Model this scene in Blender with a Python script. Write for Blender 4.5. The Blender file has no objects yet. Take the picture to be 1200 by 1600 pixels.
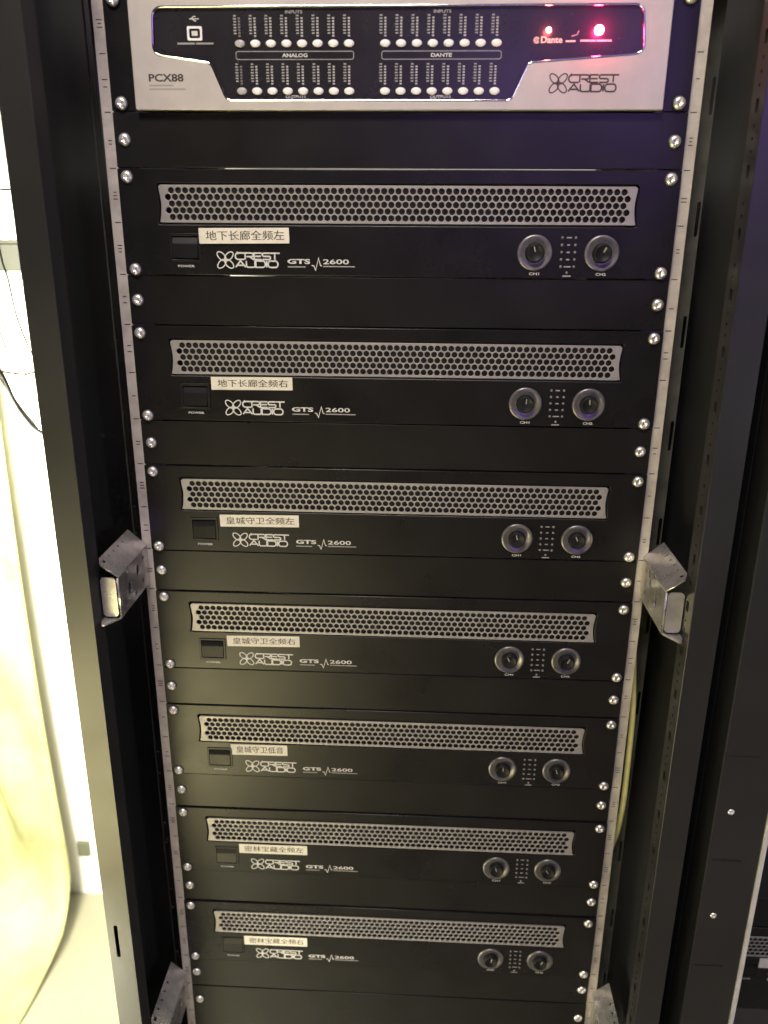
import bpy, bmesh, math, random
from mathutils import Matrix, Vector
random.seed(7)
SC = bpy.context.scene
COL = SC.collection

# ------------------------------------------------------------------ camera
Z0 = 1.35            # height of the processor's lower edge above the floor
U = 0.04445          # one rack unit
cam_d = bpy.data.cameras.new('camera')
cam = bpy.data.objects.new('camera', cam_d)
COL.objects.link(cam)
cam_d.sensor_fit = 'VERTICAL'
cam_d.sensor_height = 32.0
cam_d.sensor_width = 24.0
cam_d.lens = 1298.43 / 1600 * 32.0
cam_d.dof.use_dof = True
cam_d.dof.focus_distance = 0.79
cam_d.dof.aperture_fstop = 4.5
cam_d.clip_start = 0.01
cam_d.clip_end = 100
Rm = ((0.998684, 0.050888, 0.006316), (0.022578, -0.325787, -0.945174), (-0.046041, 0.944073, -0.326508))
cam.matrix_world = Matrix(((Rm[0][0], -Rm[1][0], -Rm[2][0], 0.02966),
                           (Rm[0][1], -Rm[1][1], -Rm[2][1], -0.76487),
                           (Rm[0][2], -Rm[1][2], -Rm[2][2], -0.08953 + Z0),
                           (0, 0, 0, 1)))
SC.camera = cam

# ------------------------------------------------------------------ world and lamps
w = bpy.data.worlds.new('World')
SC.world = w
w.use_nodes = True
w.node_tree.nodes['Background'].inputs[0].default_value = (1.0, 0.96, 0.95, 1)
w.node_tree.nodes['Background'].inputs[1].default_value = 0.015


def lamp(name, kind, loc, energy, col, target=None, **kw):
    d = bpy.data.lights.new(name, kind)
    d.energy = energy
    d.color = col
    for k, v in kw.items():
        setattr(d, k, v)
    o = bpy.data.objects.new(name, d)
    COL.objects.link(o)
    o.location = loc
    if target is not None:
        o.rotation_euler = (Vector(target) - Vector(loc)).to_track_quat('-Z', 'Y').to_euler()
    return o


# ceiling light of the room, in front of and above the rack
lamp('ceiling_lamp', 'AREA', (-0.20, -1.15, Z0 + 1.30), 35, (1.0, 0.91, 0.84), (-0.03, 0, Z0 - 0.30),
     shape='RECTANGLE', size=0.55, size_y=0.35)
# dim violet stage light behind the viewer, to the right
lamp('violet_stage_lamp', 'AREA', (0.75, -2.40, Z0 + 0.38), 6.5, (0.44, 0.22, 1.0), (0.25, 0, Z0 - 0.05),
     shape='RECTANGLE', size=1.3, size_y=0.4)
# warm work light to the left, shining down on the floor in front of the cabinet
lamp('work_lamp', 'SPOT', (-0.90, -0.95, Z0 - 0.25), 2700, (1.0, 0.91, 0.60), (-0.88, -1.12, 0.0),
     spot_size=math.radians(66), spot_blend=1.0, shadow_soft_size=0.08)
# low warm lamp in front, left of the viewer
lamp('low_warm_lamp', 'AREA', (-0.48, -1.35, 0.25), 0.9, (1.0, 0.88, 0.58), (-0.15, 0, Z0 - 0.75),
     shape='DISK', size=0.5)
# added unseen neutral fill at the front right, lifting the cabinet's left interior
lamp('side_fill', 'AREA', (1.35, -0.85, Z0 - 0.40), 3.2, (0.90, 0.94, 1.0), (-0.28, 0.0, Z0 - 0.45),
     shape='DISK', size=0.35)
# upright tube lamp beside the cabinet that lights the wall and the cloth behind
lamp('tube_lamp', 'AREA', (-0.52, -0.06, Z0 - 0.62), 36, (1.0, 0.96, 0.75), (-0.59, 0.52, Z0 - 1.02),
     shape='RECTANGLE', size=0.10, size_y=1.4)

vs = SC.view_settings
vs.view_transform = 'Standard'
vs.look = 'None'
vs.exposure = 0
vs.gamma = 1
vs.use_curve_mapping = False
SC.cycles.max_bounces = 8


# ------------------------------------------------------------------ materials
def mat(name, col, rough=0.5, metal=0.0, var=0.0, scale=40.0, bump=0.0, bscale=900.0, rvar=0.0, ior=1.5,
        emit=None, estr=0.0, trans=0.0, spec=None, stretch=None, coat=0.0, aniso=None):
    m = bpy.data.materials.new(name)
    m.use_nodes = True
    nt = m.node_tree
    b = nt.nodes['Principled BSDF']
    b.inputs['Base Color'].default_value = (*col, 1)
    b.inputs['Roughness'].default_value = rough
    b.inputs['Metallic'].default_value = metal
    b.inputs['IOR'].default_value = ior
    if coat:
        b.inputs['Coat Weight'].default_value = coat
        b.inputs['Coat Roughness'].default_value = 0.1
    if trans:
        b.inputs['Transmission Weight'].default_value = trans
    if emit:
        b.inputs['Emission Color'].default_value = (*emit, 1)
        b.inputs['Emission Strength'].default_value = estr
    geo = nt.nodes.new('ShaderNodeNewGeometry')
    vec = geo.outputs['Position']
    if stretch:
        mp = nt.nodes.new('ShaderNodeMapping')
        mp.inputs['Scale'].default_value = stretch
        nt.links.new(vec, mp.inputs['Vector'])
        vec = mp.outputs['Vector']

    def noise(s, det=4.0):
        n = nt.nodes.new('ShaderNodeTexNoise')
        n.inputs['Scale'].default_value = s
        n.inputs['Detail'].default_value = det
        n.inputs['Roughness'].default_value = 0.6
        nt.links.new(vec, n.inputs['Vector'])
        return n.outputs['Fac']
    if var:
        f = noise(scale)
        r = nt.nodes.new('ShaderNodeMapRange')
        r.inputs['From Min'].default_value = 0.3
        r.inputs['From Max'].default_value = 0.7
        r.inputs['To Min'].default_value = 1 - var
        r.inputs['To Max'].default_value = 1 + var
        nt.links.new(f, r.inputs['Value'])
        mx = nt.nodes.new('ShaderNodeVectorMath')
        mx.operation = 'SCALE'
        mx.inputs[0].default_value = col
        nt.links.new(r.outputs['Result'], mx.inputs['Scale'])
        nt.links.new(mx.outputs['Vector'], b.inputs['Base Color'])
    if rvar:
        f = noise(scale * 0.45, 5)
        r = nt.nodes.new('ShaderNodeMapRange')
        r.inputs['From Min'].default_value = 0.3
        r.inputs['From Max'].default_value = 0.7
        r.inputs['To Min'].default_value = rough - rvar
        r.inputs['To Max'].default_value = rough + rvar
        nt.links.new(f, r.inputs['Value'])
        nt.links.new(r.outputs['Result'], b.inputs['Roughness'])
    if bump:
        f = noise(bscale, 2)
        bp = nt.nodes.new('ShaderNodeBump')
        bp.inputs['Strength'].default_value = bump
        bp.inputs['Distance'].default_value = 0.0003
        nt.links.new(f, bp.inputs['Height'])
        nt.links.new(bp.outputs['Normal'], b.inputs['Normal'])
    return m


M = dict(
    panel=mat('black_powder_coat', (0.010, 0.0095, 0.0095), 0.29, var=0.25, scale=25, bump=0.04, bscale=700, rvar=0.05, ior=1.42),
    blank=mat('black_blank_coat', (0.011, 0.0105, 0.010), 0.31, var=0.25, scale=18, bump=0.04, bscale=600, rvar=0.05, ior=1.42),
    chassis=mat('black_chassis', (0.010, 0.010, 0.010), 0.6, var=0.2),
    post=mat('dark_cabinet_paint', (0.016, 0.016, 0.016), 0.36, var=0.2, scale=12, bump=0.15, bscale=1200, rvar=0.06, ior=1.65),
    side=mat('black_side_paint', (0.019, 0.020, 0.022), 0.5, var=0.2, scale=10, bump=0.3, bscale=900),
    zinc=mat('zinc_plate', (0.64, 0.61, 0.57), 0.30, 0.75, var=0.22, scale=55, rvar=0.1, bump=0.15, bscale=500),
    railmat=mat('rail_zinc', (0.56, 0.51, 0.45), 0.5, 0.3, var=0.16, scale=70, rvar=0.08, bump=0.2, bscale=700),
    ink=mat('rail_ink', (0.03, 0.03, 0.028), 0.6),
    silver=mat('silver_faceplate', (0.55, 0.505, 0.465), 0.42, 0.28, var=0.05, scale=60, rvar=0.04, bump=0.1, bscale=1500),
    inset=mat('gloss_black_inset', (0.018, 0.016, 0.019), 0.26, var=0.2, scale=30, rvar=0.05, spec=0.5),
    chrome=mat('polished_rim', (0.85, 0.83, 0.80), 0.12, 1.0),
    grille=mat('silver_grille', (0.38, 0.36, 0.345), 0.45, 0.45, var=0.1, scale=90, rvar=0.06),
    screw=mat('nickel_screw', (0.86, 0.84, 0.81), 0.34, 0.75, var=0.1, scale=300),
    washer=mat('black_washer', (0.03, 0.03, 0.03), 0.4),
    white=mat('white_print', (0.58, 0.57, 0.54), 0.55, var=0.12, scale=400),
    dim=mat('grey_print', (0.30, 0.29, 0.28), 0.55, var=0.2, scale=500),
    dark=mat('dark_print', (0.045, 0.035, 0.035), 0.5),
    faint=mat('faint_print', (0.33, 0.30, 0.27), 0.5),
    button=mat('white_button', (0.82, 0.80, 0.80), 0.35),
    button_dim=mat('grey_button', (0.42, 0.41, 0.40), 0.35),
    sticker=mat('paper_sticker', (0.70, 0.66, 0.56), 0.55, var=0.10, scale=60, rvar=0.05),
    ink2=mat('sticker_ink', (0.055, 0.045, 0.035), 0.6, var=0.5, scale=700),
    rocker=mat('black_rocker', (0.009, 0.009, 0.009), 0.36, rvar=0.05, scale=100, ior=1.42),
    skirt=mat('grey_dial_skirt', (0.24, 0.232, 0.228), 0.36, 0.7, var=0.2, scale=200, rvar=0.08),
    knob=mat('black_knob', (0.010, 0.010, 0.010), 0.5, rvar=0.06, scale=200, ior=1.35),
    led_off=mat('unlit_led', (0.20, 0.19, 0.185), 0.3),
    led_red=mat('lit_red_led', (0.9, 0.2, 0.2), 0.4, emit=(1.0, 0.10, 0.16), estr=60),
    led_red_warm=mat('lit_warm_red_led', (0.9, 0.3, 0.2), 0.4, emit=(1.0, 0.22, 0.18), estr=45),
    wall=mat('white_wall', (0.74, 0.73, 0.68), 0.8, var=0.04, scale=3, bump=0.5, bscale=120),
    floor=mat('pale_floor', (0.27, 0.258, 0.19), 0.6, var=0.12, scale=5, rvar=0.1, bump=0.2, bscale=80),
    cloth=mat('yellow_cloth', (0.36, 0.357, 0.18), 0.75, var=0.4, scale=6, bump=0.3, bscale=500),
    box=mat('olive_box', (0.016, 0.017, 0.012), 0.6, var=0.15),
    cable=mat('dark_cable', (0.02, 0.02, 0.017), 0.5),
    cable2=mat('grey_cable', (0.04, 0.04, 0.035), 0.5),
    socket=mat('socket_grey', (0.10, 0.105, 0.07), 0.5),
    trim=mat('aluminium_trim', (0.70, 0.68, 0.66), 0.4, 0.3, var=0.1, scale=60),
    flange=mat('dull_flange', (0.10, 0.10, 0.085), 0.5, 0.3, var=0.3, scale=40, rvar=0.1),
    meter=mat('meter_print', (0.42, 0.41, 0.40), 0.5, var=0.3, scale=500),
    stripmat=mat('yellow_coat', (0.80, 0.76, 0.30), 0.5, var=0.1, scale=80),
    dark_metal=mat('dull_black', (0.012, 0.012, 0.012), 0.55),
)


# ------------------------------------------------------------------ mesh helpers
def link(name, mesh, m, parent=None, loc=(0, 0, 0), rot=None):
    o = bpy.data.objects.new(name, mesh)
    COL.objects.link(o)
    if m is not None and len(mesh.materials) == 0:
        mesh.materials.append(m)
    o.location = loc
    if rot:
        o.rotation_euler = rot
    if parent is not None:
        o.parent = parent
    return o


def thing(name, label, cat, loc=(0, 0, 0), group=None, rot=None):
    o = bpy.data.objects.new(name, None)
    o.empty_display_size = 0.02
    COL.objects.link(o)
    o.location = loc
    if rot:
        o.rotation_euler = rot
    tag(o, label, cat, group)
    return o


def tag(o, label, cat, group=None):
    o['label'] = label
    o['category'] = cat
    if group:
        o['group'] = group
    return o


CACHE = {}


def cached(key, fn):
    if key not in CACHE:
        CACHE[key] = fn()
    return CACHE[key]


def from_bm(bm, name='mesh', smooth=False):
    me = bpy.data.meshes.new(name)
    bmesh.ops.recalc_face_normals(bm, faces=bm.faces[:])
    bm.to_mesh(me)
    bm.free()
    if smooth:
        for p in me.polygons:
            p.use_smooth = True
    return me


def box_bm(bm, x0, x1, y0, y1, z0, z1, bev=0.0):
    r = bmesh.ops.create_cube(bm, size=1.0)
    vs_ = r['verts']
    for v in vs_:
        v.co = Vector(((x0 + x1) / 2 + v.co.x * (x1 - x0), (y0 + y1) / 2 + v.co.y * (y1 - y0), (z0 + z1) / 2 + v.co.z * (z1 - z0)))
    if bev:
        es = list({e for v in vs_ for e in v.link_edges})
        bmesh.ops.bevel(bm, geom=es, offset=bev, segments=2, affect='EDGES', profile=0.6)


def box(x0, x1, y0, y1, z0, z1, bev=0.0):
    bm = bmesh.new()
    box_bm(bm, x0, x1, y0, y1, z0, z1, bev)
    return from_bm(bm)


def obj_to_mesh(ob):
    COL.objects.link(ob)
    dg = bpy.context.evaluated_depsgraph_get()
    dg.update()
    me = bpy.data.meshes.new_from_object(ob.evaluated_get(dg))
    data = ob.data
    bpy.data.objects.remove(ob)
    bpy.data.curves.remove(data)
    me.materials.clear()
    return me


ROTX = Matrix.Rotation(math.radians(90), 4, 'X')


def plate(outlines, thick, bev=0.0, y_front=0.0):
    """flat plate in XZ facing -Y, first outline is the rim, others are holes; front at y_front"""
    cu = bpy.data.curves.new('plate', 'CURVE')
    cu.dimensions = '2D'
    cu.fill_mode = 'BOTH'
    cu.extrude = max(thick / 2 - bev, 1e-6)
    cu.bevel_depth = bev
    cu.bevel_resolution = 1
    cu.offset = -bev
    for pts in outlines:
        s = cu.splines.new('POLY')
        s.points.add(len(pts) - 1)
        for p, q in zip(s.points, pts):
            p.co = (q[0], q[1], 0, 1)
        s.use_cyclic_u = True
    me = obj_to_mesh(bpy.data.objects.new('plate', cu))
    me.transform(ROTX)
    me.transform(Matrix.Translation((0, y_front + thick / 2, 0)))
    return me


def text_mesh(body, x0, x1, z0, z1, y=0.0, bold=0.0, depth=0.00006, align_h=True):
    """flat lettering fitted to the given box, facing -Y"""
    cu = bpy.data.curves.new('txt', 'FONT')
    cu.body = body
    cu.resolution_u = 3
    cu.offset = bold
    me = obj_to_mesh(bpy.data.objects.new('txt', cu))
    xs = [v.co.x for v in me.vertices]
    ys = [v.co.y for v in me.vertices]
    sx = (x1 - x0) / (max(xs) - min(xs))
    sz = (z1 - z0) / (max(ys) - min(ys))
    mx, my = min(xs), min(ys)
    for v in me.vertices:
        v.co = Vector((x0 + (v.co.x - mx) * sx, y - depth, z0 + (v.co.y - my) * sz))
    return me


def ribbon(bm, pts, width, y, closed=False):
    """flat mitred stroke in XZ"""
    P = [Vector((a, b)) for a, b in pts]
    n = len(P)
    L, R_ = [], []
    for i in range(n):
        a = P[i - 1] if (i > 0 or closed) else None
        c = P[(i + 1) % n] if (i < n - 1 or closed) else None
        d1 = (P[i] - a).normalized() if a is not None else None
        d2 = (c - P[i]).normalized() if c is not None else None
        if d1 is None:
            d1 = d2
        if d2 is None:
            d2 = d1
        n1 = Vector((-d1.y, d1.x))
        n2 = Vector((-d2.y, d2.x))
        t = (n1 + n2)
        if t.length < 1e-6:
            t = n1
        t.normalize()
        k = min(1.0 / max(t.dot(n1), 0.35), 2.5)
        o = t * (width / 2 * k)
        L.append(bm.verts.new((P[i].x + o.x, y, P[i].y + o.y)))
        R_.append(bm.verts.new((P[i].x - o.x, y, P[i].y - o.y)))
    m = n if closed else n - 1
    for i in range(m):
        j = (i + 1) % n
        bm.faces.new((L[i], L[j], R_[j], R_[i]))


def strokes(list_of, width, y=0.0):
    bm = bmesh.new()
    for i, (pts, closed) in enumerate(list_of):
        ribbon(bm, pts, width, y - 0.00003 - 0.000006 * i, closed)
    me = bpy.data.meshes.new('print')
    bm.to_mesh(me)
    bm.free()
    return me


def arc(cx, cz, r, a0, a1, n=6, rz=None):
    rz = r if rz is None else rz
    return [(cx + r * math.cos(math.radians(a0 + (a1 - a0) * i / n)), cz + rz * math.sin(math.radians(a0 + (a1 - a0) * i / n))) for i in range(n + 1)]


def rrect(x0, x1, z0, z1, r, n=4):
    return arc(x1 - r, z1 - r, r, 0, 90, n) + arc(x0 + r, z1 - r, r, 90, 180, n) + arc(x0 + r, z0 + r, r, 180, 270, n) + arc(x1 - r, z0 + r, r, 270, 360, n)


def lathe(profile, n=32, axis_y=True):
    """profile: (radius, height towards the viewer); axis is -Y"""
    bm = bmesh.new()
    rings = []
    for r, h in profile:
        if r < 1e-7:
            rings.append([bm.verts.new((0, -h, 0))])
        else:
            rings.append([bm.verts.new((r * math.cos(2 * math.pi * i / n), -h, r * math.sin(2 * math.pi * i / n))) for i in range(n)])
    for a, b in zip(rings, rings[1:]):
        for i in range(n):
            j = (i + 1) % n
            if len(a) == 1:
                bm.faces.new((a[0], b[j], b[i]))
            elif len(b) == 1:
                bm.faces.new((a[i], a[j], b[0]))
            else:
                bm.faces.new((a[i], a[j], b[j], b[i]))
    return from_bm(bm, smooth=True)


def tube(points, r, n=8, sub=6):
    """smooth tube through points (Catmull-Rom)"""
    P = [Vector(p) for p in points]
    Q = []
    for i in range(len(P) - 1):
        p0 = P[max(i - 1, 0)]
        p1, p2 = P[i], P[i + 1]
        p3 = P[min(i + 2, len(P) - 1)]
        for k in range(sub):
            t = k / sub
            Q.append(0.5 * ((2 * p1) + (-p0 + p2) * t + (2 * p0 - 5 * p1 + 4 * p2 - p3) * t * t + (-p0 + 3 * p1 - 3 * p2 + p3) * t ** 3))
    Q.append(P[-1])
    bm = bmesh.new()
    rings = []
    for i, q in enumerate(Q):
        d = (Q[min(i + 1, len(Q) - 1)] - Q[max(i - 1, 0)]).normalized()
        up = Vector((0, 1, 0)) if abs(d.y) < 0.9 else Vector((1, 0, 0))
        a = d.cross(up).normalized()
        b = d.cross(a)
        rings.append([bm.verts.new(q + r * (a * math.cos(2 * math.pi * k / n) + b * math.sin(2 * math.pi * k / n))) for k in range(n)])
    for A, B in zip(rings, rings[1:]):
        for k in range(n):
            bm.faces.new((A[k], A[(k + 1) % n], B[(k + 1) % n], B[k]))
    bm.faces.new(rings[0])
    bm.faces.new(rings[-1][::-1])
    return from_bm(bm, smooth=True)


def zU(u):
    return Z0 - u * U


# ------------------------------------------------------------------ setting: floor and wall
fl = link('floor', box(-4, 4, -4, 0.52, -0.05, 0.0), M['floor'])
fl['kind'] = 'structure'
wl = link('wall', box(-4, 4, 0.52, 0.62, -0.05, 3.0), M['wall'])
wl['kind'] = 'structure'


# ------------------------------------------------------------------ rack cabinet
def bracket_mesh(sgn):
    """depth brace from the rail forward to the post; folded sheet with sloping top, inward web, end tab, bottom lip"""
    bm = bmesh.new()
    xi, xo = 0.2475, 0.2655
    yb, yf = 0.004, -0.079
    zt_o, zt_i, zb = -0.380, -0.396, -0.4375
    t = 0.0016

    def slab(pts, d):
        d = Vector(d)
        a = [bm.verts.new(Vector(p)) for p in pts]
        b = [bm.verts.new(Vector(p) + d) for p in pts]
        n = len(pts)
        bm.faces.new(a)
        bm.faces.new(b[::-1])
        for i in range(n):
            bm.faces.new((a[i], b[i], b[(i + 1) % n], a[(i + 1) % n]))
    # sloping top with a clipped outer front corner and punched holes; u runs from the outer to the inner edge
    ul = math.hypot(xo - xi, zt_o - zt_i)
    outs = [[(yb, 0), (yf + 0.006, 0), (yf - 0.001, 0.004), (yf + 0.002, ul), (yb, ul)]]
    outs.append(rrect(-0.0735, -0.0680, 0.0028, 0.0066, 0.0015, 3))
    for y in (-0.058, -0.046, -0.034, -0.022):
        outs.append(arc(y, 0.0045, 0.0016, 0, 324, 9))
    me = plate(outs, t, 0.0, 0.0)
    for v in me.vertices:
        y, h, u = v.co
        v.co = Vector((xo + (xi - xo) * u / ul, y, zt_o + (zt_i - zt_o) * u / ul - h))
    bm.from_mesh(me)
    # inward web with slots
    outs = [[(yb, zt_i - t), (yf + 0.001, zt_i - t), (yf + 0.001, zb), (yb, zb)]]
    for (y, z, h, wd) in ((-0.026, -0.411, 0.012, 0.0085), (-0.050, -0.419, 0.012, 0.0085), (-0.014, -0.427, 0.0042, 0.0055), (-0.036, -0.431, 0.0042, 0.0055), (-0.010, -0.405, 0.0042, 0.0050), (-0.064, -0.431, 0.0042, 0.0050)):
        outs.append(rrect(y - wd / 2, y + wd / 2, z - h / 2, z + h / 2, min(wd, h) * 0.42, 3))
    me = plate(outs, t, 0.0, 0.0)
    for v in me.vertices:
        y, h, z = v.co
        v.co = Vector((xi + h, y, z))
    bm.from_mesh(me)
    # end tab facing the room, rounded corners
    tab = [(x, yf - 0.0006, z) for x, z in rrect(xi + 0.0022, xo - 0.0015, zb + 0.002, zt_i - 0.0005, 0.0035, 3)]
    slab(tab, (0, t, 0))
    # bottom lip running forward into a point
    slab([(xi + t, yb, zb), (xi + t, yf + 0.002, zb), (xo - 0.0055, yf - 0.012, zb - 0.001), (xo - 0.003, yf - 0.012, zb - 0.001), (xo, yf - 0.004, zb - 0.001), (xo, yb, zb)], (0, 0, -t))
    if sgn < 0:
        for v in bm.verts:
            v.co.x = -v.co.x
    me = from_bm(bm)
    return me


def hole_row_plate(y0, y1, z0, z1, pitch, hw, hh, start, small=True):
    """plate outlines in (y,z) with a column of punched square slots and small round holes"""
    outs = [[(y0, z0), (y1, z0), (y1, z1), (y0, z1)]]
    c = (y0 + y1) / 2
    z = start
    while z > z0 + pitch:
        outs.append(rrect(c - hw, c + hw, z - hh, z + hh, min(hw, hh) * 0.5, 2))
        if small:
            for k in (0.3, 0.5, 0.7):
                outs.append(arc(c, z - pitch * k, 0.0016, 0, 315, 7))
        z -= pitch
    return outs


H = 2.0
cab = thing('rack_cabinet', 'tall dark grey open rack cabinet holding the stacked audio units', 'rack cabinet', (0, 0, 0))
slot = rrect(-0.2830, -0.2795, Z0 - 0.826, Z0 - 0.784, 0.0008, 2)
for s in (-1, 1):
    xi, xo = 0.2650, 0.2905
    a, b = (s * xi, s * xo) if s > 0 else (s * xo, s * xi)
    outs = [rrect(a, b, 0.02, H, 0.002, 2)]
    if s < 0:
        outs.append(slot)
    post = link('post', plate(outs, 0.0016, 0.0004, -0.100), M['post'], cab)
    # inward flange of the post with its punched holes (plate in y/z)
    me = plate(hole_row_plate(-0.0984, -0.074, 0.02, H, U, 0.0030, 0.0050, Z0 - 0.006 + 12 * U), 0.0016, 0.0, 0.0)
    # plate() makes XZ facing -Y: turn x -> y, y -> x
    for v in me.vertices:
        x, y, z = v.co
        v.co = Vector((s * (xi + 0.0002) + s * y, x, z))
    if s < 0:
        me = box(-0.2668, -0.2652, -0.0984, -0.0757, 0.02, H)
    link('post_flange', me, M['post'] if s > 0 else M['side'], post)
    link('post_outer_wall', box(min(s * 0.2889, s * 0.2905), max(s * 0.2889, s * 0.2905), -0.0983, -0.0757, 0.02, H - 0.002), M['side'], post)
    link('post_return', box(min(s * 0.2668, s * 0.2905), max(s * 0.2668, s * 0.2905), -0.0756, -0.074, 0.02, H), M['side'], post)
    link('side_panel', box(min(s * 0.2889, s * 0.2905), max(s * 0.2889, s * 0.2905), -0.0738, 0.47, 0.02, H - 0.001), M['side'], cab)
    # rear post, dark
    link('rear_post', box(min(s * 0.255, s * 0.2885), max(s * 0.255, s * 0.2885), 0.43, 0.47, 0.02, H - 0.002), M['side'], cab)
    # rail: front flange with square holes hidden by the ears, rear flange with punched edge
    outs = [[(s * 0.2220, 0.05), (s * 0.2520, 0.05), (s * 0.2520, H - 0.05), (s * 0.2220, H - 0.05)][::s]]
    rail = link('mounting_rail', plate(outs, 0.002, 0.0003, 0.0046), M['railmat'], cab)
    rail['label'] = 'zinc plated rail printed with a unit scale'
    link('rail_web', box(min(s * 0.2500, s * 0.2517), max(s * 0.2500, s * 0.2517), 0.0067, 0.0400, 0.05, H - 0.05), M['railmat'], rail)
    bm = bmesh.new()
    me = plate([[(s * x, z) for x, z in pts][::s] for pts in
                [[(0.2500, 0.05), (0.2735, 0.05), (0.2735, H - 0.05), (0.2500, H - 0.05)]] +
                [rrect(0.2690, 0.2722, Z0 + 0.02 - k * 0.1 - 0.018, Z0 + 0.02 - k * 0.1 + 0.012, 0.0015, 2) for k in range(-4, 11)]], 0.0018, 0.0, 0.0402)
    bm.free()
    link('rail_rear_flange', me, M['flange'], rail)
    # printed unit scale
    st = []
    for k in range(-4, 26):
        z = zU(k)
        st.append(([(s * 0.2437, z), (s * 0.2490, z)], False))
        if k % 1 == 0:
            zc = z - U / 2
            for q in (-0.0028, 0.0, 0.0028):
                if random.random() < 0.75:
                    wv = random.uniform(0.0012, 0.0026)
                    st.append(([(s * 0.2466 - wv, zc + q), (s * 0.2466 + wv, zc + q)], False))
    sc_ = link('printed_scale', strokes(st, 0.0008, 0.0046), M['ink'], rail)
    sc_['kind'] = 'stuff'
    for dz in (0.565, 0.0, -0.565):
        br = link('brace_bracket', cached('br%d' % s, lambda: bracket_mesh(s)), M['zinc'], cab, (0, 0, Z0 + dz))
        br['label'] = 'folded zinc plated brace with punched slots'
link('base_panel', box(-0.2888, 0.2888, -0.0735, 0.4695, 0.021, 0.05), M['side'], cab)
link('top_panel', box(-0.2905, 0.2905, -0.10, 0.47, H + 0.0005, H + 0.03), M['post'], cab)


# ------------------------------------------------------------------ shared small parts
def screw_mesh():
    bm = bmesh.new()
    nr, na = 9, 32
    R = 0.0050
    prev = None
    cen = None

    def hgt(x, z):
        r = math.hypot(x, z)
        h = 0.0026 * math.sqrt(max(0.0, 1 - (r / R) ** 2)) if r < R else 0
        h = min(h, 0.0022)
        if r < 0.0026:
            a = min(abs(x), abs(z))
            if a < 0.0007:
                h -= 0.0013 * (1 - r / 0.0028)
        return h
    cen = bm.verts.new((0, -hgt(0, 0), 0))
    for i in range(1, nr + 1):
        r = R * i / nr
        ring = []
        for k in range(na):
            a = 2 * math.pi * (k + 0.0) / na
            x, z = r * math.cos(a), r * math.sin(a)
            ring.append(bm.verts.new((x, -hgt(x, z), z)))
        for k in range(na):
            j = (k + 1) % na
            if prev is None:
                bm.faces.new((cen, ring[k], ring[j]))
            else:
                bm.faces.new((prev[k], ring[k], ring[j], prev[j]))
        prev = ring
    return from_bm(bm, smooth=True)


def add_screw(parent, x, z):
    """coordinates local to the parent's origin; seated on the panel face at y=0"""
    jx, jz = random.uniform(-0.0006, 0.0006), random.uniform(-0.0006, 0.0006)
    sc = link('mounting_screw', cached('screw', screw_mesh), M['screw'], parent, (x + jx, -0.0009, z + jz), (0, random.uniform(0, 1.57), 0))
    link('washer', cached('washer', lambda: lathe([(0.0030, 0.0), (0.0058, 0.0), (0.0057, 0.0007), (0.0051, 0.0009), (0.0030, 0.0009)], 28)), M['washer'], sc, (0, 0.0009, 0))


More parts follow.
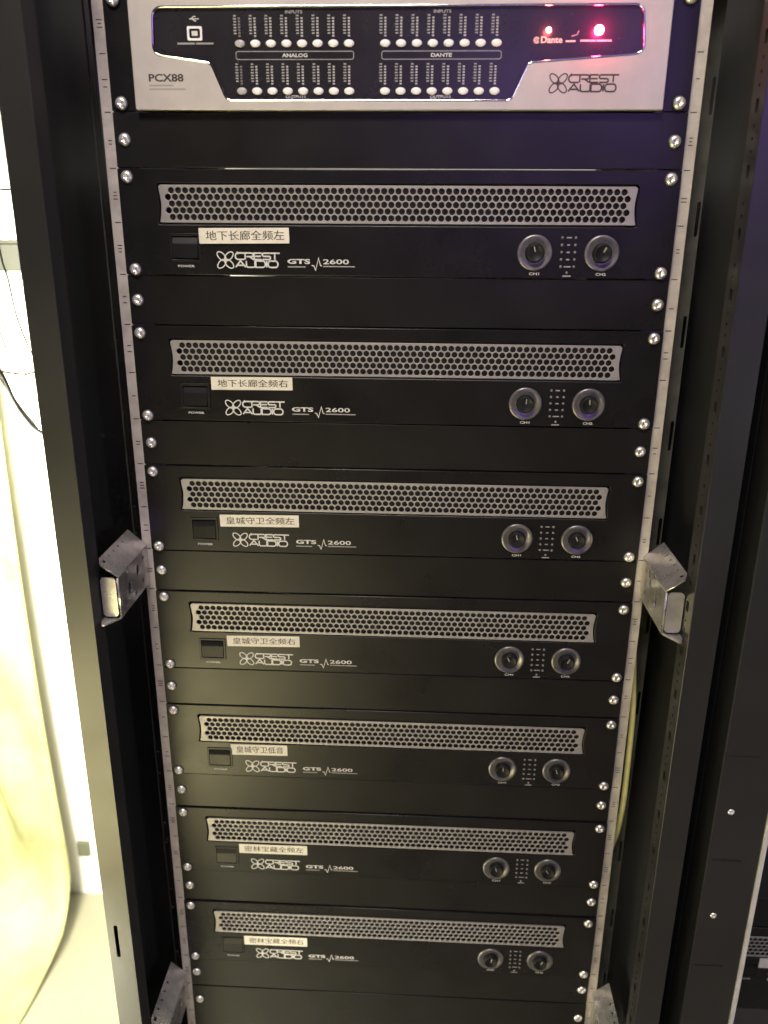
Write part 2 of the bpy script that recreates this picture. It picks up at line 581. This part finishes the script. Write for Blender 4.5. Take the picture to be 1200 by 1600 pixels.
def crest_letters(x0, x1, z0, z1):
    """the two rows of the wordmark as strokes"""
    out = []
    hgap = (z1 - z0) * 0.10
    rows = (('CREST', (z0 + z1) / 2 + hgap / 2, z1), ('AUDIO', z0, (z0 + z1) / 2 - hgap / 2))
    for word, a, b in rows:
        ws = {'C': 1.15, 'R': 1.05, 'E': 0.95, 'S': 1.0, 'T': 0.85, 'A': 1.15, 'U': 1.0, 'D': 1.1, 'I': 0.12, 'O': 1.15}
        gap = 0.10
        tot = sum(ws[c] for c in word) + gap * (len(word) - 1)
        k = (x1 - x0) / tot
        x = x0
        h = b - a
        for c in word:
            wd = ws[c] * k
            X = lambda f: x + f * wd
            Zf = lambda f: a + f * h
            r = min(h * 0.42, wd * 0.3)
            if c == 'C':
                out.append(([(X(1), Zf(1)), (X(0) + r, Zf(1))] + arc(X(0) + r, Zf(1) - h / 2, r, 90, 270, 8, h / 2) + [(X(1), Zf(0))], False))
            elif c == 'O':
                out.append((arc(X(1) - r, Zf(0.5), r, -90, 90, 8, h / 2) + arc(X(0) + r, Zf(0.5), r, 90, 270, 8, h / 2), True))
            elif c == 'D':
                out.append(([(X(0), Zf(0)), (X(0), Zf(1)), (X(1) - r, Zf(1))] + arc(X(1) - r, Zf(0.5), r, 90, -90, 8, h / 2)[1:], True))
            elif c == 'R':
                out.append(([(X(0), Zf(0)), (X(0), Zf(1)), (X(0.8), Zf(1)), (X(1), Zf(0.86)), (X(1), Zf(0.58)), (X(0.8), Zf(0.44)), (X(0.15), Zf(0.44))], False))
                out.append(([(X(0.55), Zf(0.42)), (X(1.0), Zf(0))], False))
            elif c == 'E':
                out.append(([(X(1), Zf(1)), (X(0.0), Zf(1)), (X(0.0), Zf(0)), (X(1), Zf(0))], False))
                out.append(([(X(0.12), Zf(0.5)), (X(0.9), Zf(0.5))], False))
            elif c == 'S':
                out.append(([(X(1), Zf(1)), (X(0.15), Zf(1)), (X(0), Zf(0.88)), (X(0), Zf(0.62)), (X(0.15), Zf(0.5)), (X(0.85), Zf(0.5)), (X(1), Zf(0.38)), (X(1), Zf(0.12)), (X(0.85), Zf(0)), (X(0), Zf(0))], False))
            elif c == 'T':
                out.append(([(X(-0.1), Zf(1)), (X(1.3), Zf(1))], False))
                out.append(([(X(0.55), Zf(0.92)), (X(0.55), Zf(0))], False))
            elif c == 'A':
                out.append(([(X(0), Zf(0)), (X(0.5), Zf(1)), (X(1), Zf(0))], False))
                out.append(([(X(0.22), Zf(0.3)), (X(0.78), Zf(0.3))], False))
            elif c == 'U':
                out.append(([(X(0), Zf(1)), (X(0), Zf(0.2)), (X(0.15), Zf(0)), (X(0.85), Zf(0)), (X(1), Zf(0.2)), (X(1), Zf(1))], False))
            elif c == 'I':
                out.append(([(X(0.5), Zf(1)), (X(0.5), Zf(0))], False))
            x += wd + gap * k
    return out


def emblem(cx, cz, rx, rz):
    """two crossed figures of eight on the diagonals"""
    out = []
    for q in range(4):
        d = math.radians(45 + 90 * q)
        pts = []
        for i in range(22):
            a = 2 * math.pi * i / 22
            al = 0.69 - 0.71 * math.cos(a)
            ac = 0.40 * math.sin(a)
            pts.append((cx + rx * (al * math.cos(d) - ac * math.sin(d)), cz + rz * (al * math.sin(d) + ac * math.cos(d))))
        out.append((pts, True))
    return out


# ------------------------------------------------------------------ the power amplifiers
P1, P2 = 6.17, 5.5
GX = 0.2060


def grille_outline(inset):
    x = GX - inset
    zt, zb = -0.0132 - inset, -0.0442 + inset
    pts = [(-x + 0.002, zt), (x - 0.002, zt)]
    n = 10
    side = []
    for i in range(n + 1):
        t = i / n
        dx = -0.0016 * math.sin(math.pi * t) ** 1.3 * (1.0 if t < 0.75 else 1.0)
        side.append((x + dx + (0.0006 if i == n else 0), zt - 0.0015 + (zb + 0.0005 - zt + 0.0015) * t))
    pts += side
    pts += [(x - 0.0015, zb), (-x + 0.0015, zb)]
    pts += [(-a, b) for a, b in side[::-1]]
    return pts


def grille_mesh():
    outs = [grille_outline(0.0)]
    for row in range(5):
        z = -0.0177 - row * 0.00548
        n = 65 if row % 2 else 64
        for i in range(n):
            x = (i - (n - 1) / 2) * 0.00619
            outs.append([(x + 0.00272 * math.cos(math.radians(a)), z + 0.00272 * math.sin(math.radians(a))) for a in range(0, 360, 30)])
    return plate(outs, 0.0016, 0.00022, -0.0012)


def amp_panel():
    outs = [rrect(-0.2413, 0.2413, -0.0884, -0.0004, 0.0005, 1), grille_outline(-0.0017), rrect(-0.1993, -0.1727, -0.0770, -0.0535, 0.001, 2)]
    return plate(outs, 0.004, 0.0005, 0.0)


def rocker_mesh():
    bm = bmesh.new()
    x0, x1, z0, z1 = -0.1973, -0.1747, -0.0750, -0.0555
    pr = [(0.0030, z0), (-0.0016, z0 + 0.0008), (-0.0010, z0 + 0.68 * (z1 - z0)), (0.0008, z1 - 0.0008), (0.0040, z1)]
    L = [bm.verts.new((x0, y, z)) for y, z in pr]
    R_ = [bm.verts.new((x1, y, z)) for y, z in pr]
    n = len(pr)
    for i in range(n):
        bm.faces.new((L[i], L[(i + 1) % n], R_[(i + 1) % n], R_[i]))
    bm.faces.new(L)
    bm.faces.new(R_[::-1])
    bmesh.ops.bevel(bm, geom=bm.edges[:], offset=0.0004, segments=2, affect='EDGES')
    return from_bm(bm)


def led_mesh():
    return lathe([(0.0012, 0.0), (0.0011, 0.0006), (0.0006, 0.0010), (0.0, 0.0011)], 12)


STICK = {
    0: ('地下长廊全频左', -0.1727, -0.0926, -0.0614, -0.0483, 0.6, False),
    1: ('地下长廊全频右', -0.1702, -0.0937, -0.0584, -0.0464, 0.4, False),
    2: ('皇城守卫全频左', -0.1698, -0.0914, -0.0613, -0.0489, 0.7, False),
    3: ('皇城守卫全频右', -0.1702, -0.0943, -0.0606, -0.0483, 0.9, False),
    4: ('皇城守卫低音', -0.1733, -0.1113, -0.0606, -0.0475, 0.7, False),
    5: ('密林宝藏全频左', -0.1710, -0.0928, -0.0600, -0.0475, 0.4, True),
    6: ('密林宝藏全频右', -0.1718, -0.0960, -0.0620, -0.0490, 0.6, True),
}


def build_amp(i, z_top, label, x=0.0, y=0.0, group='matching power amplifiers in the racks', detail=True):
    t = thing('power_amplifier', label, 'amplifier', (x, y, z_top), group)
    fp = link('front_panel', cached('amp_panel', amp_panel), M['panel'], t)
    link('chassis', cached('amp_chassis', lambda: box(-0.2190, 0.2190, 0.0055, 0.40, -0.0870, -0.0020)), M['chassis'], t)
    link('grille', cached('grille', grille_mesh), M['grille'], t)
    sw = link('power_switch', cached('rocker', rocker_mesh), M['rocker'], t)
    link('switch_frame', cached('swframe', lambda: plate([rrect(-0.1998, -0.1722, -0.0776, -0.0530, 0.0012, 3), rrect(-0.1976, -0.1744, -0.0754, -0.0552, 0.0008, 2)], 0.0012, 0.0003, -0.0009)), M['rocker'], sw)
    link('power_print', cached('pw', lambda: text_mesh('POWER', -0.1936, -0.1786, -0.0820, -0.0800, 0.0, 0.02)), M['white'], t)
    for kx, ch in ((0.1225, 'CH1'), (0.1805, 'CH2')):
        kb = link('knob', cached('knob', lambda: lathe([(0.0086, 0.0), (0.0083, 0.0018), (0.0077, 0.0054), (0.0072, 0.0062), (0.0064, 0.0062), (0.0056, 0.0055), (0.0, 0.0052)], 40)), M['knob'], t, (kx, 0, -0.0672), (0, random.uniform(-0.5, 0.5), 0))
        link('dial_skirt', cached('skirt', lambda: lathe([(0.0152, 0.0), (0.0151, 0.0009), (0.0145, 0.0016), (0.0132, 0.0017), (0.0112, 0.0009), (0.0096, 0.0003), (0.0080, 0.0002)], 48)), M['skirt'], kb)
        link('pointer', cached('ptr', lambda: box(-0.0005, 0.0005, -0.0067, -0.0050, 0.0010, 0.0055, 0.0001)), M['dim'], kb)
        link('channel_print', cached(ch, lambda: text_mesh(ch, -0.0044, 0.0044, -0.0188, -0.0165, 0.0, 0.02)), M['white'], t, (kx + 0.0005, 0, -0.0672))
    for r_ in range(5):
        z = -0.0545 - r_ * 0.00605
        for lx in (0.1457, 0.1572):
            link('indicator_led', cached('led', led_mesh), M['led_off'], t, (lx, 0, z))
        hw = (0.0021, 0.0012, 0.0014, 0.0015, 0.0030)[r_]
        link('level_print', cached('lvl%d' % r_, lambda: strokes([([(-hw, 0), (hw, 0)], False)], 0.0011)), M['dim'], t, (0.1514, 0, z))
    link('indicator_led', cached('led', led_mesh), M['led_off'], t, (0.1514, 0, -0.0838))
    link('status_print', cached('sts', lambda: strokes([([(-0.0036, 0), (0.0036, 0)], False)], 0.0012)), M['dim'], t, (0.1514, 0, -0.0866))
    # wordmark, emblem and model print
    link('wordmark_print', cached('wm', lambda: strokes(crest_letters(-0.1415, -0.1035, -0.0815, -0.0694), 0.0013)), M['white'], t)
    link('emblem_print', cached('em', lambda: strokes(emblem(-0.1506, -0.0755, 0.0068, 0.0066), 0.0010)), M['white'], t)
    link('model_print', cached('gts', lambda: text_mesh('GTS', -0.0950, -0.0747, -0.0783, -0.0741, 0.0, 0.035)), M['white'], t)
    link('model_print', cached('2600', lambda: text_mesh('2600', -0.0632, -0.0402, -0.0783, -0.0741, 0.0, 0.015)), M['white'], t)
    link('waveform_print', cached('wave', lambda: strokes([([(-0.0735, -0.0796), (-0.0716, -0.0796), (-0.0700, -0.0835), (-0.0672, -0.0735), (-0.0655, -0.0796), (-0.0642, -0.0796)], False)], 0.0008)), M['white'], t)
    link('small_print', cached('sm1', lambda: strokes([([(-0.0948, -0.0808), (-0.0790, -0.0808)], False), ([(-0.0632, -0.0803), (-0.0350, -0.0803)], False)], 0.0010)), M['dim'], t)
    if i is not None:
        txt, x0, x1, z0, z1, ang, blur = STICK[i]
        cx, cz = (x0 + x1) / 2, (z0 + z1) / 2
        w2, h2 = (x1 - x0) / 2, (z1 - z0) / 2
        stk = link('name_sticker', plate([rrect(-w2, w2, -h2, h2, 0.0004, 2)], 0.0003, 0.0, -0.0003), M['sticker'], t, (cx, -0.0003, cz), (0, -math.radians(ang), 0))
        if i == 0:
            stk.location.y = -0.0013
        if txt:
            lt = bmesh.new()
            for sh, dy in ((0.0, 0.0), (0.00022, 0.00002)):
                lm = text_mesh(txt, -w2 + 0.0060 + sh, w2 - 0.0045 + sh, -h2 + 0.0028, h2 - 0.0022, -0.0003 - dy)
                lt.from_mesh(lm)
            lm = bpy.data.meshes.new('sticker_lettering')
            lt.to_mesh(lm)
            lt.free()
            link('sticker_lettering', lm, M['ink2'], stk)
    for sx in (-1, 1):
        for zz in (-0.0070, -0.0838):
            add_screw(t, sx * 0.2330, zz)
    return t


names = ['topmost amplifier, its label sticker just right of the switch under the first blank panel',
         'second amplifier from the top, between the second and third blank panels',
         'third amplifier from the top, level with the upper ends of the zinc side braces',
         'fourth amplifier from the top, in the middle of the seven',
         'fifth amplifier from the top, with the shortest white name sticker',
         'sixth amplifier from the top, second from the bottom of the stack',
         'lowest amplifier of the seven, near the bottom edge of the picture']
for i in range(7):
    build_amp(i, zU(1 + 3 * i), names[i])


# ------------------------------------------------------------------ blank panels
def blank_panel(z_top, units, label, ob_screws):
    hgt = units * U
    t = thing('blank_panel', label, 'blank panel', (0, 0, z_top), 'black blanking panels between the units')
    j = random.uniform(-0.0008, 0.0004)
    link('plate', plate([rrect(-0.2413, 0.2413, -hgt + 0.0006, -0.0006, 0.0006, 1)], 0.0024, 0.0005, 0.0018 + j), M['blank'], t)
    link('fold', box(-0.2200, 0.2200, 0.0046, 0.018, -hgt + 0.0014, -hgt + 0.0030), M['chassis'], t)
    link('fold', box(-0.2200, 0.2200, 0.0046, 0.018, -0.0030, -0.0014), M['chassis'], t)
    for sx in (-1, 1):
        for zz in ob_screws:
            add_screw(t, sx * 0.2330, zz)
    for ch in t.children:
        if ch.name.startswith('mounting_screw'):
            ch.location.y += 0.0018 + j
    return t


bl = ['plain black blank panel directly under the silver processor',
      'plain black blank panel between the first and second amplifiers',
      'plain black blank panel between the second and third amplifiers',
      'plain black blank panel between the third and fourth amplifiers',
      'plain black blank panel between the fourth and fifth amplifiers',
      'plain black blank panel between the fifth and sixth amplifiers',
      'plain black blank panel between the sixth and seventh amplifiers',
      'plain black blank panel directly under the seventh amplifier']
for i in range(8):
    blank_panel(zU(3 * i), 1, bl[i], (-U / 2,))
blank_panel(zU(22), 3, 'taller plain black panel cut off by the bottom edge of the picture', (-0.022, -0.11))

# ------------------------------------------------------------------ the silver digital processor
pr = thing('audio_processor', 'silver and black digital audio processor with rows of white buttons, at the top', 'audio processor', (0, 0, Z0))
link('mounting_plate', plate([rrect(-0.2413, 0.2413, 0.0005, 0.0884, 0.0005, 1)], 0.003, 0.0004, 0.0012), M['panel'], pr)
link('chassis', box(-0.2180, 0.2180, 0.0055, 0.32, 0.0020, 0.0870), M['chassis'], pr)


def rounded(pts, rads, n=5):
    """polygon with filleted corners"""
    out = []
    N = len(pts)
    for i in range(N):
        p = Vector(pts[i])
        a = (Vector(pts[i - 1]) - p)
        b = (Vector(pts[(i + 1) % N]) - p)
        la, lb = a.length, b.length
        a.normalize()
        b.normalize()
        half = math.acos(max(-1, min(1, a.dot(b)))) / 2
        d = min(rads[i] / math.tan(half), la * 0.48, lb * 0.48)
        s, e = p + a * d, p + b * d
        for k in range(n + 1):
            t = k / n
            q = (1 - t) ** 2 * s + 2 * t * (1 - t) * p + t * t * e
            out.append((q.x, q.y))
    return out


INS = [(-0.1985, 0.0765), (0.1955, 0.0765), (0.1995, 0.0420), (0.1075, 0.0355), (0.0945, 0.0078), (-0.1410, 0.0078), (-0.1530, 0.0358), (-0.2005, 0.0420)]
RAD = [0.0085, 0.0075, 0.0080, 0.006, 0.006, 0.007, 0.007, 0.008]
ins = rounded(INS, RAD)
link('faceplate', plate([rrect(-0.2186, 0.2186, 0.0006, 0.0886, 0.0010, 2), ins], 0.0062, 0.0007, -0.0055), M['silver'], pr)
ip = link('display_panel', plate([rounded([(a * 0.999, b) for a, b in INS], RAD)], 0.0015, 0.0, -0.0036), M['inset'], pr)
bm = bmesh.new()
rp = [(a, -0.0050, b) for a, b in ins]
bm.free()


def loop_tube(pts, r, n=8):
    bm = bmesh.new()
    rings = []
    N = len(pts)
    for i in range(N):
        p = Vector(pts[i])
        d = (Vector(pts[(i + 1) % N]) - Vector(pts[i - 1])).normalized()
        a = d.cross(Vector((0, 1, 0))).normalized()
        b = Vector((0, 1, 0))
        rings.append([bm.verts.new(p + r * (a * math.cos(2 * math.pi * k / n) + b * math.sin(2 * math.pi * k / n))) for k in range(n)])
    for i in range(N):
        A, B = rings[i], rings[(i + 1) % N]
        for k in range(n):
            bm.faces.new((A[k], A[(k + 1) % n], B[(k + 1) % n], B[k]))
    return from_bm(bm, smooth=True)


link('polished_rim', loop_tube(rp, 0.0010), M['chrome'], pr)
YI = -0.0036


def oval_button():
    me = lathe([(0.0042, 0.0), (0.0041, 0.0010), (0.0036, 0.0015), (0.0018, 0.0018), (0.0, 0.0018)], 24)
    for v in me.vertices:
        v.co.z *= 0.66
    return me


def meter_dots():
    bm = bmesh.new()
    for k in range(6):
        z = 0.0076 + k * 0.0021
        box_bm(bm, -0.00085, 0.00085, -0.0003, 0.0002, z - 0.00062, z + 0.00062)
    box_bm(bm, -0.0009, 0.0009, -0.0003, 0.0002, 0.0049, 0.0061)
    return from_bm(bm)


def meter_scale():
    return strokes([([(-0.0046 - 0.0003 * (k % 2), 0.0074 + k * 0.0021), (-0.0024, 0.0074 + k * 0.0021)], False) for k in range(7)], 0.00105)


for (g0, g1) in ((-0.1281, -0.0385), (-0.0090, 0.0810)):
    for zb in (0.0500, 0.0150):
        for k in range(8):
            x = g0 + (g1 - g0) * k / 7
            first = (k == 0 and g0 < -0.1)
            link('button', cached('btn_dim' if first else 'btn', oval_button), M['button_dim' if first else 'button'], pr, (x, YI, zb))
            link('level_meter', cached('dots_dim' if first else 'dots', meter_dots), M['led_off' if first else 'meter'], pr, (x, YI, zb))
            link('meter_scale', cached('mscale', meter_scale), M['dim'], pr, (x, YI, zb))


def place_text(name, body, x0, x1, z0, z1, m, bold=0.0, y=YI):
    return link(name, text_mesh(body, x0, x1, z0, z1, y, bold), m, pr)


for gx, nm, wd in ((-0.0832, 'ANALOG', 0.0105), (0.0368, 'DANTE', 0.0085)):
    place_text('group_print', 'INPUTS', gx - 0.0070, gx + 0.0070, 0.0714, 0.0738, M['dim'] if gx < 0 else M['dim'], 0.02)
    place_text('group_print', 'OUTPUTS', gx - 0.0085, gx + 0.0085, 0.0098, 0.0119, M['white'], 0.02)
    place_text('group_print', nm, gx - wd, gx + wd, 0.0400, 0.0428, M['white'], 0.03)
    x0, x1 = (-0.1318, -0.0348) if gx < 0 else (-0.0118, 0.0852)
    link('group_frame_print', strokes([(rrect(x0, x1, 0.0384, 0.0443, 0.0018, 4), True)], 0.0006, YI), M['dim'], pr)

# usb port and its print
usb = link('usb_port', plate([rrect(-0.1712, -0.1588, 0.0522, 0.0626, 0.0010, 2), rrect(-0.1695, -0.1605, 0.0539, 0.0609, 0.0012, 2)], 0.0012, 0.0002, YI - 0.0010), M['button'], pr)
link('port_tongue', box(-0.1674, -0.1626, YI - 0.0009, YI, 0.0556, 0.0592, 0.0002), M['white'], usb)
link('usb_symbol_print', strokes([([(-0.1690, 0.0680), (-0.1612, 0.0680)], False), ([(-0.1672, 0.0681), (-0.1655, 0.0697), (-0.1637, 0.0697)], False), ([(-0.1662, 0.0679), (-0.1647, 0.0665), (-0.1632, 0.0665)], False)], 0.0007, YI), M['white'], pr)
link('port_print', strokes([([(-0.1800, 0.0502), (-0.1655, 0.0502)], False), ([(-0.1645, 0.0502), (-0.1500, 0.0502)], False)], 0.0013, YI), M['dim'], pr)
# network and status area
l1 = link('indicator_lamp', cached('rled1', lambda: lathe([(0.0021, 0.0), (0.0021, 0.0007), (0.0015, 0.0013), (0, 0.0015)], 16)), M['led_red_warm'], pr, (0.1221, YI, 0.0589))
l1['label'] = 'small lit warm red indicator'
l2 = link('indicator_lamp', cached('rled2', lambda: lathe([(0.0038, 0.0), (0.0038, 0.0008), (0.0028, 0.0018), (0, 0.0022)], 20)), M['led_red'], pr, (0.1621, YI, 0.0587))
l2['label'] = 'larger brightly lit red indicator'
for lx, lz, en, cc in ((0.1221, 0.0589, 0.022, (1, 0.14, 0.12)), (0.1621, 0.0587, 0.10, (1, 0.02, 0.12))):
    lp = lamp('indicator_light', 'POINT', (lx, YI - 0.009, Z0 + lz), en, cc, shadow_soft_size=0.003)
place_text('network_print', 'Dante', 0.1165, 0.1336, 0.0497, 0.0545, M['white'], 0.02)
link('network_mark_print', strokes([(arc(0.1129, 0.0518, 0.0021, 20, 340, 12), False), (arc(0.1129, 0.0518, 0.0010, 0, 330, 10), True)], 0.0006, YI), M['white'], pr)
link('status_print', strokes([([(0.1362, 0.0510), (0.1440, 0.0510)], False), ([(0.1478, 0.0513), (0.1600, 0.0513)], False), ([(0.1608, 0.0513), (0.1728, 0.0513)], False)], 0.0013, YI), M['white'], pr)
link('usb_symbol_print', strokes([([(0.1405, 0.0545), (0.1450, 0.0556)], False), ([(0.1450, 0.0556), (0.1462, 0.0585)], False)], 0.0008, YI), M['dim'], pr)
# prints on the silver plate
place_text('model_print', 'PCX88', -0.2055, -0.1762, 0.0218, 0.0277, M['dark'], 0.03, -0.0055)
link('small_print', strokes([([(-0.2055, 0.0190), (-0.1855, 0.0190)], False), ([(-0.2055, 0.0162), (-0.1750, 0.0162)], False)], 0.0014, -0.0055), M['faint'], pr)
link('wordmark_print', strokes(crest_letters(0.1405, 0.1790, 0.0142, 0.0264), 0.0013, -0.0055), M['dark'], pr)
link('emblem_print', strokes(emblem(0.1322, 0.0203, 0.0066, 0.0066), 0.0010, -0.0055), M['dark'], pr)
for sx in (-1, 1):
    for zz in (0.0062, 0.0827):
        add_screw(pr, sx * 0.2325, zz)

# ------------------------------------------------------------------ neighbouring cabinet on the right
nb = thing('rack_cabinet', 'neighbouring dark rack cabinet behind a bright edge strip at the right border', 'rack cabinet', (0.63, 0, 0))
np_ = link('post', box(-0.318, -0.2685, -0.100, -0.060, 0.02, H, 0.0012), M['post'], nb)
link('edge_trim', box(-0.2684, -0.2640, -0.1015, -0.090, 0.02, H, 0.0006), M['trim'], nb)
link('side_panel', box(-0.318, -0.316, -0.0598, 0.47, 0.02, H - 0.002), M['side'], nb)
link('mounting_rail', box(-0.2520, -0.2220, 0.0516, 0.0536, 0.05, H - 0.05), M['railmat'], nb)
link('top_panel', box(-0.318, 0.318, -0.10, 0.47, H + 0.0005, H + 0.03), M['post'], nb)
for z in (Z0 - 0.611, Z0 - 0.735):
    cs = link('cover_screw', cached('screw', screw_mesh), M['screw'], nb, (-0.303, -0.1004, z))
    cs.scale = (0.65, 0.65, 0.65)
for z in (Z0 - 0.55, Z0 - 0.668, Z0 - 0.80):
    link('cover_seam', box(-0.314, -0.285, -0.1006, -0.1002, z, z + 0.0008), M['dark_metal'], nb)
STICK[7] = ('', -0.1722, -0.1022, -0.0620, -0.0470, 0.0, True)
build_amp(7, Z0 - 0.941 + 0.047, 'amplifier of the neighbouring rack, cut off in the lower right corner', 0.63, 0.047)
for k, (zz) in enumerate((Z0 - 0.941 + 0.047 + U, Z0 - 0.941 + 0.047 - 2 * U)):
    t = thing('blank_panel', ('plain black panel above the amplifier in the neighbouring rack' if k == 0 else 'plain black panel below the amplifier in the neighbouring rack'), 'blank panel', (0.63, 0.047, zz), 'black blanking panels between the units')
    link('plate', plate([rrect(-0.2413, 0.2413, -U + 0.0006, -0.0006, 0.0006, 1)], 0.0024, 0.0005, 0.0018), M['blank'], t)

# ------------------------------------------------------------------ things to the left, behind the cabinet
# long yellow cloth hanging in front of the wall, its hem swept forward over the floor
bm = bmesh.new()
NX, NZ = 60, 70
grid = []
for j in range(NZ + 1):
    t = j / NZ
    row = []
    for i in range(NX + 1):
        s = i / NX
        x = -1.45 + s * (1.45 - 0.617)
        # profile down: vertical, then sweeping forward near the floor
        ztop = 2.3
        if t < 0.8:
            z = ztop - (ztop - 0.17) * (t / 0.8)
            y = 0.455
        else:
            q = (t - 0.8) / 0.2
            a = q * math.pi / 2
            z = 0.17 - 0.155 * math.sin(a) ** 0.8
            y = 0.455 - 0.27 * (1 - math.cos(a))
        amp = (0.016 + 0.022 * t) * (1 - s ** 12)
        y += amp * (math.sin(x * 34 + 1.4 * math.sin(t * 3.1)) * 0.6 + 0.5 * math.sin(x * 61 + 2.0 + t * 2) + 0.55 * math.sin((x + 0.42 * z) * 37 + 0.8) * min(1, 1.6 * t))
        x += 0.012 * math.sin(t * 7.0) * s + 0.035 * max(0, t - 0.5) * s - 0.03 * max(0, t - 0.9) * 10 * s
        z += 0.012 * math.sin(x * 23) * t if t < 0.99 else 0
        y = min(y, 0.505)
        z = max(z, 0.006)
        row.append(bm.verts.new((x, y, z)))
    grid.append(row)
for j in range(NZ):
    for i in range(NX):
        bm.faces.new((grid[j][i], grid[j][i + 1], grid[j + 1][i + 1], grid[j + 1][i]))
me = from_bm(bm, smooth=True)
cl = link('cloth', me, M['cloth'])
so = cl.modifiers.new('solid', 'SOLIDIFY')
so.thickness = 0.002
tag(cl, 'pale yellow cloth hanging down to the floor at the left edge', 'cloth')

wb = thing('junction_box', 'dark olive box on the white wall at the upper left edge', 'junction box', (-0.62, 0.519, Z0 - 0.135))
link('body', box(-0.06, 0.075, -0.05, 0, -0.022, 0.016, 0.002), M['box'], wb)
link('lid', box(-0.061, 0.076, -0.053, 0.0, 0.0165, 0.021, 0.0015), M['box'], wb)
sk = thing('wall_socket', 'small grey socket low on the white wall beside the cabinet', 'socket', (-0.6115, 0.519, Z0 - 1.237))
link('plate', box(-0.0115, 0.0115, -0.008, 0, -0.016, 0.016, 0.002), M['socket'], sk)


def zc(pts, y=0.2):
    return [(x, yy if yy is not None else y, Z0 + z) for x, yy, z in pts]


CAB = [
    ('thickest dark cable sagging down to the left post', 0.0017, 'cable', [(-0.56, 0.2, -0.12), (-0.505, 0.2, -0.205), (-0.476, 0.2, -0.257), (-0.465, 0.2, -0.288), (-0.453, 0.2, -0.312), (-0.433, 0.2, -0.332), (-0.38, 0.2, -0.352)]),
    ('dark cable running just below the thickest sagging cable', 0.0011, 'cable', [(-0.56, 0.21, -0.14), (-0.509, 0.21, -0.216), (-0.481, 0.21, -0.270), (-0.462, 0.21, -0.303), (-0.450, 0.21, -0.320), (-0.433, 0.205, -0.336), (-0.38, 0.2, -0.356)]),
    ('short nearly level cable meeting the left post', 0.0009, 'cable2', [(-0.53, 0.2, -0.250), (-0.472, 0.2, -0.2575), (-0.449, 0.2, -0.260), (-0.433, 0.2, -0.2575), (-0.39, 0.2, -0.25)]),
    ('thin grey cable hanging from the olive box past the left post', 0.0008, 'cable2', [(-0.458, 0.2, -0.08), (-0.455, 0.2, -0.129), (-0.451, 0.2, -0.150), (-0.447, 0.2, -0.190), (-0.440, 0.2, -0.219), (-0.431, 0.2, -0.240), (-0.40, 0.2, -0.28)]),
    ('thin grey cable leftmost of the fine hanging ones', 0.0006, 'cable2', [(-0.49, 0.2, -0.14), (-0.470, 0.2, -0.208), (-0.462, 0.2, -0.242), (-0.456, 0.2, -0.266), (-0.446, 0.2, -0.30), (-0.42, 0.2, -0.34)]),
    ('thin grey cable in the middle of the fine hanging ones', 0.0006, 'cable2', [(-0.475, 0.2, -0.15), (-0.462, 0.2, -0.205), (-0.450, 0.2, -0.240), (-0.441, 0.2, -0.275), (-0.432, 0.2, -0.295), (-0.40, 0.2, -0.33)]),
    ('short thin cable high up beside the left post', 0.0008, 'cable2', [(-0.50, 0.2, -0.052), (-0.455, 0.2, -0.0535), (-0.440, 0.2, -0.055), (-0.41, 0.2, -0.052)]),
]
for lab, r, mm, pts in CAB:
    o = link('cable', tube([(x, y, Z0 + z) for x, y, z in pts], r * 1.35), M[mm])
    tag(o, lab, 'cable', 'cables hanging behind the left post')

# yellow strip showing beside the right rail, drawn as a bent tube
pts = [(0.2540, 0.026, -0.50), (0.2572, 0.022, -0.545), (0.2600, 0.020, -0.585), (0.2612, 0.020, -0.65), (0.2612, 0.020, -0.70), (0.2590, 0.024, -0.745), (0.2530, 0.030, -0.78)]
tag(link('yellow_strip', tube([(x, y, Z0 + z) for x, y, z in pts], 0.0032, 10), M['stripmat']), 'yellow strip showing just right of the right mounting rail', 'cable')
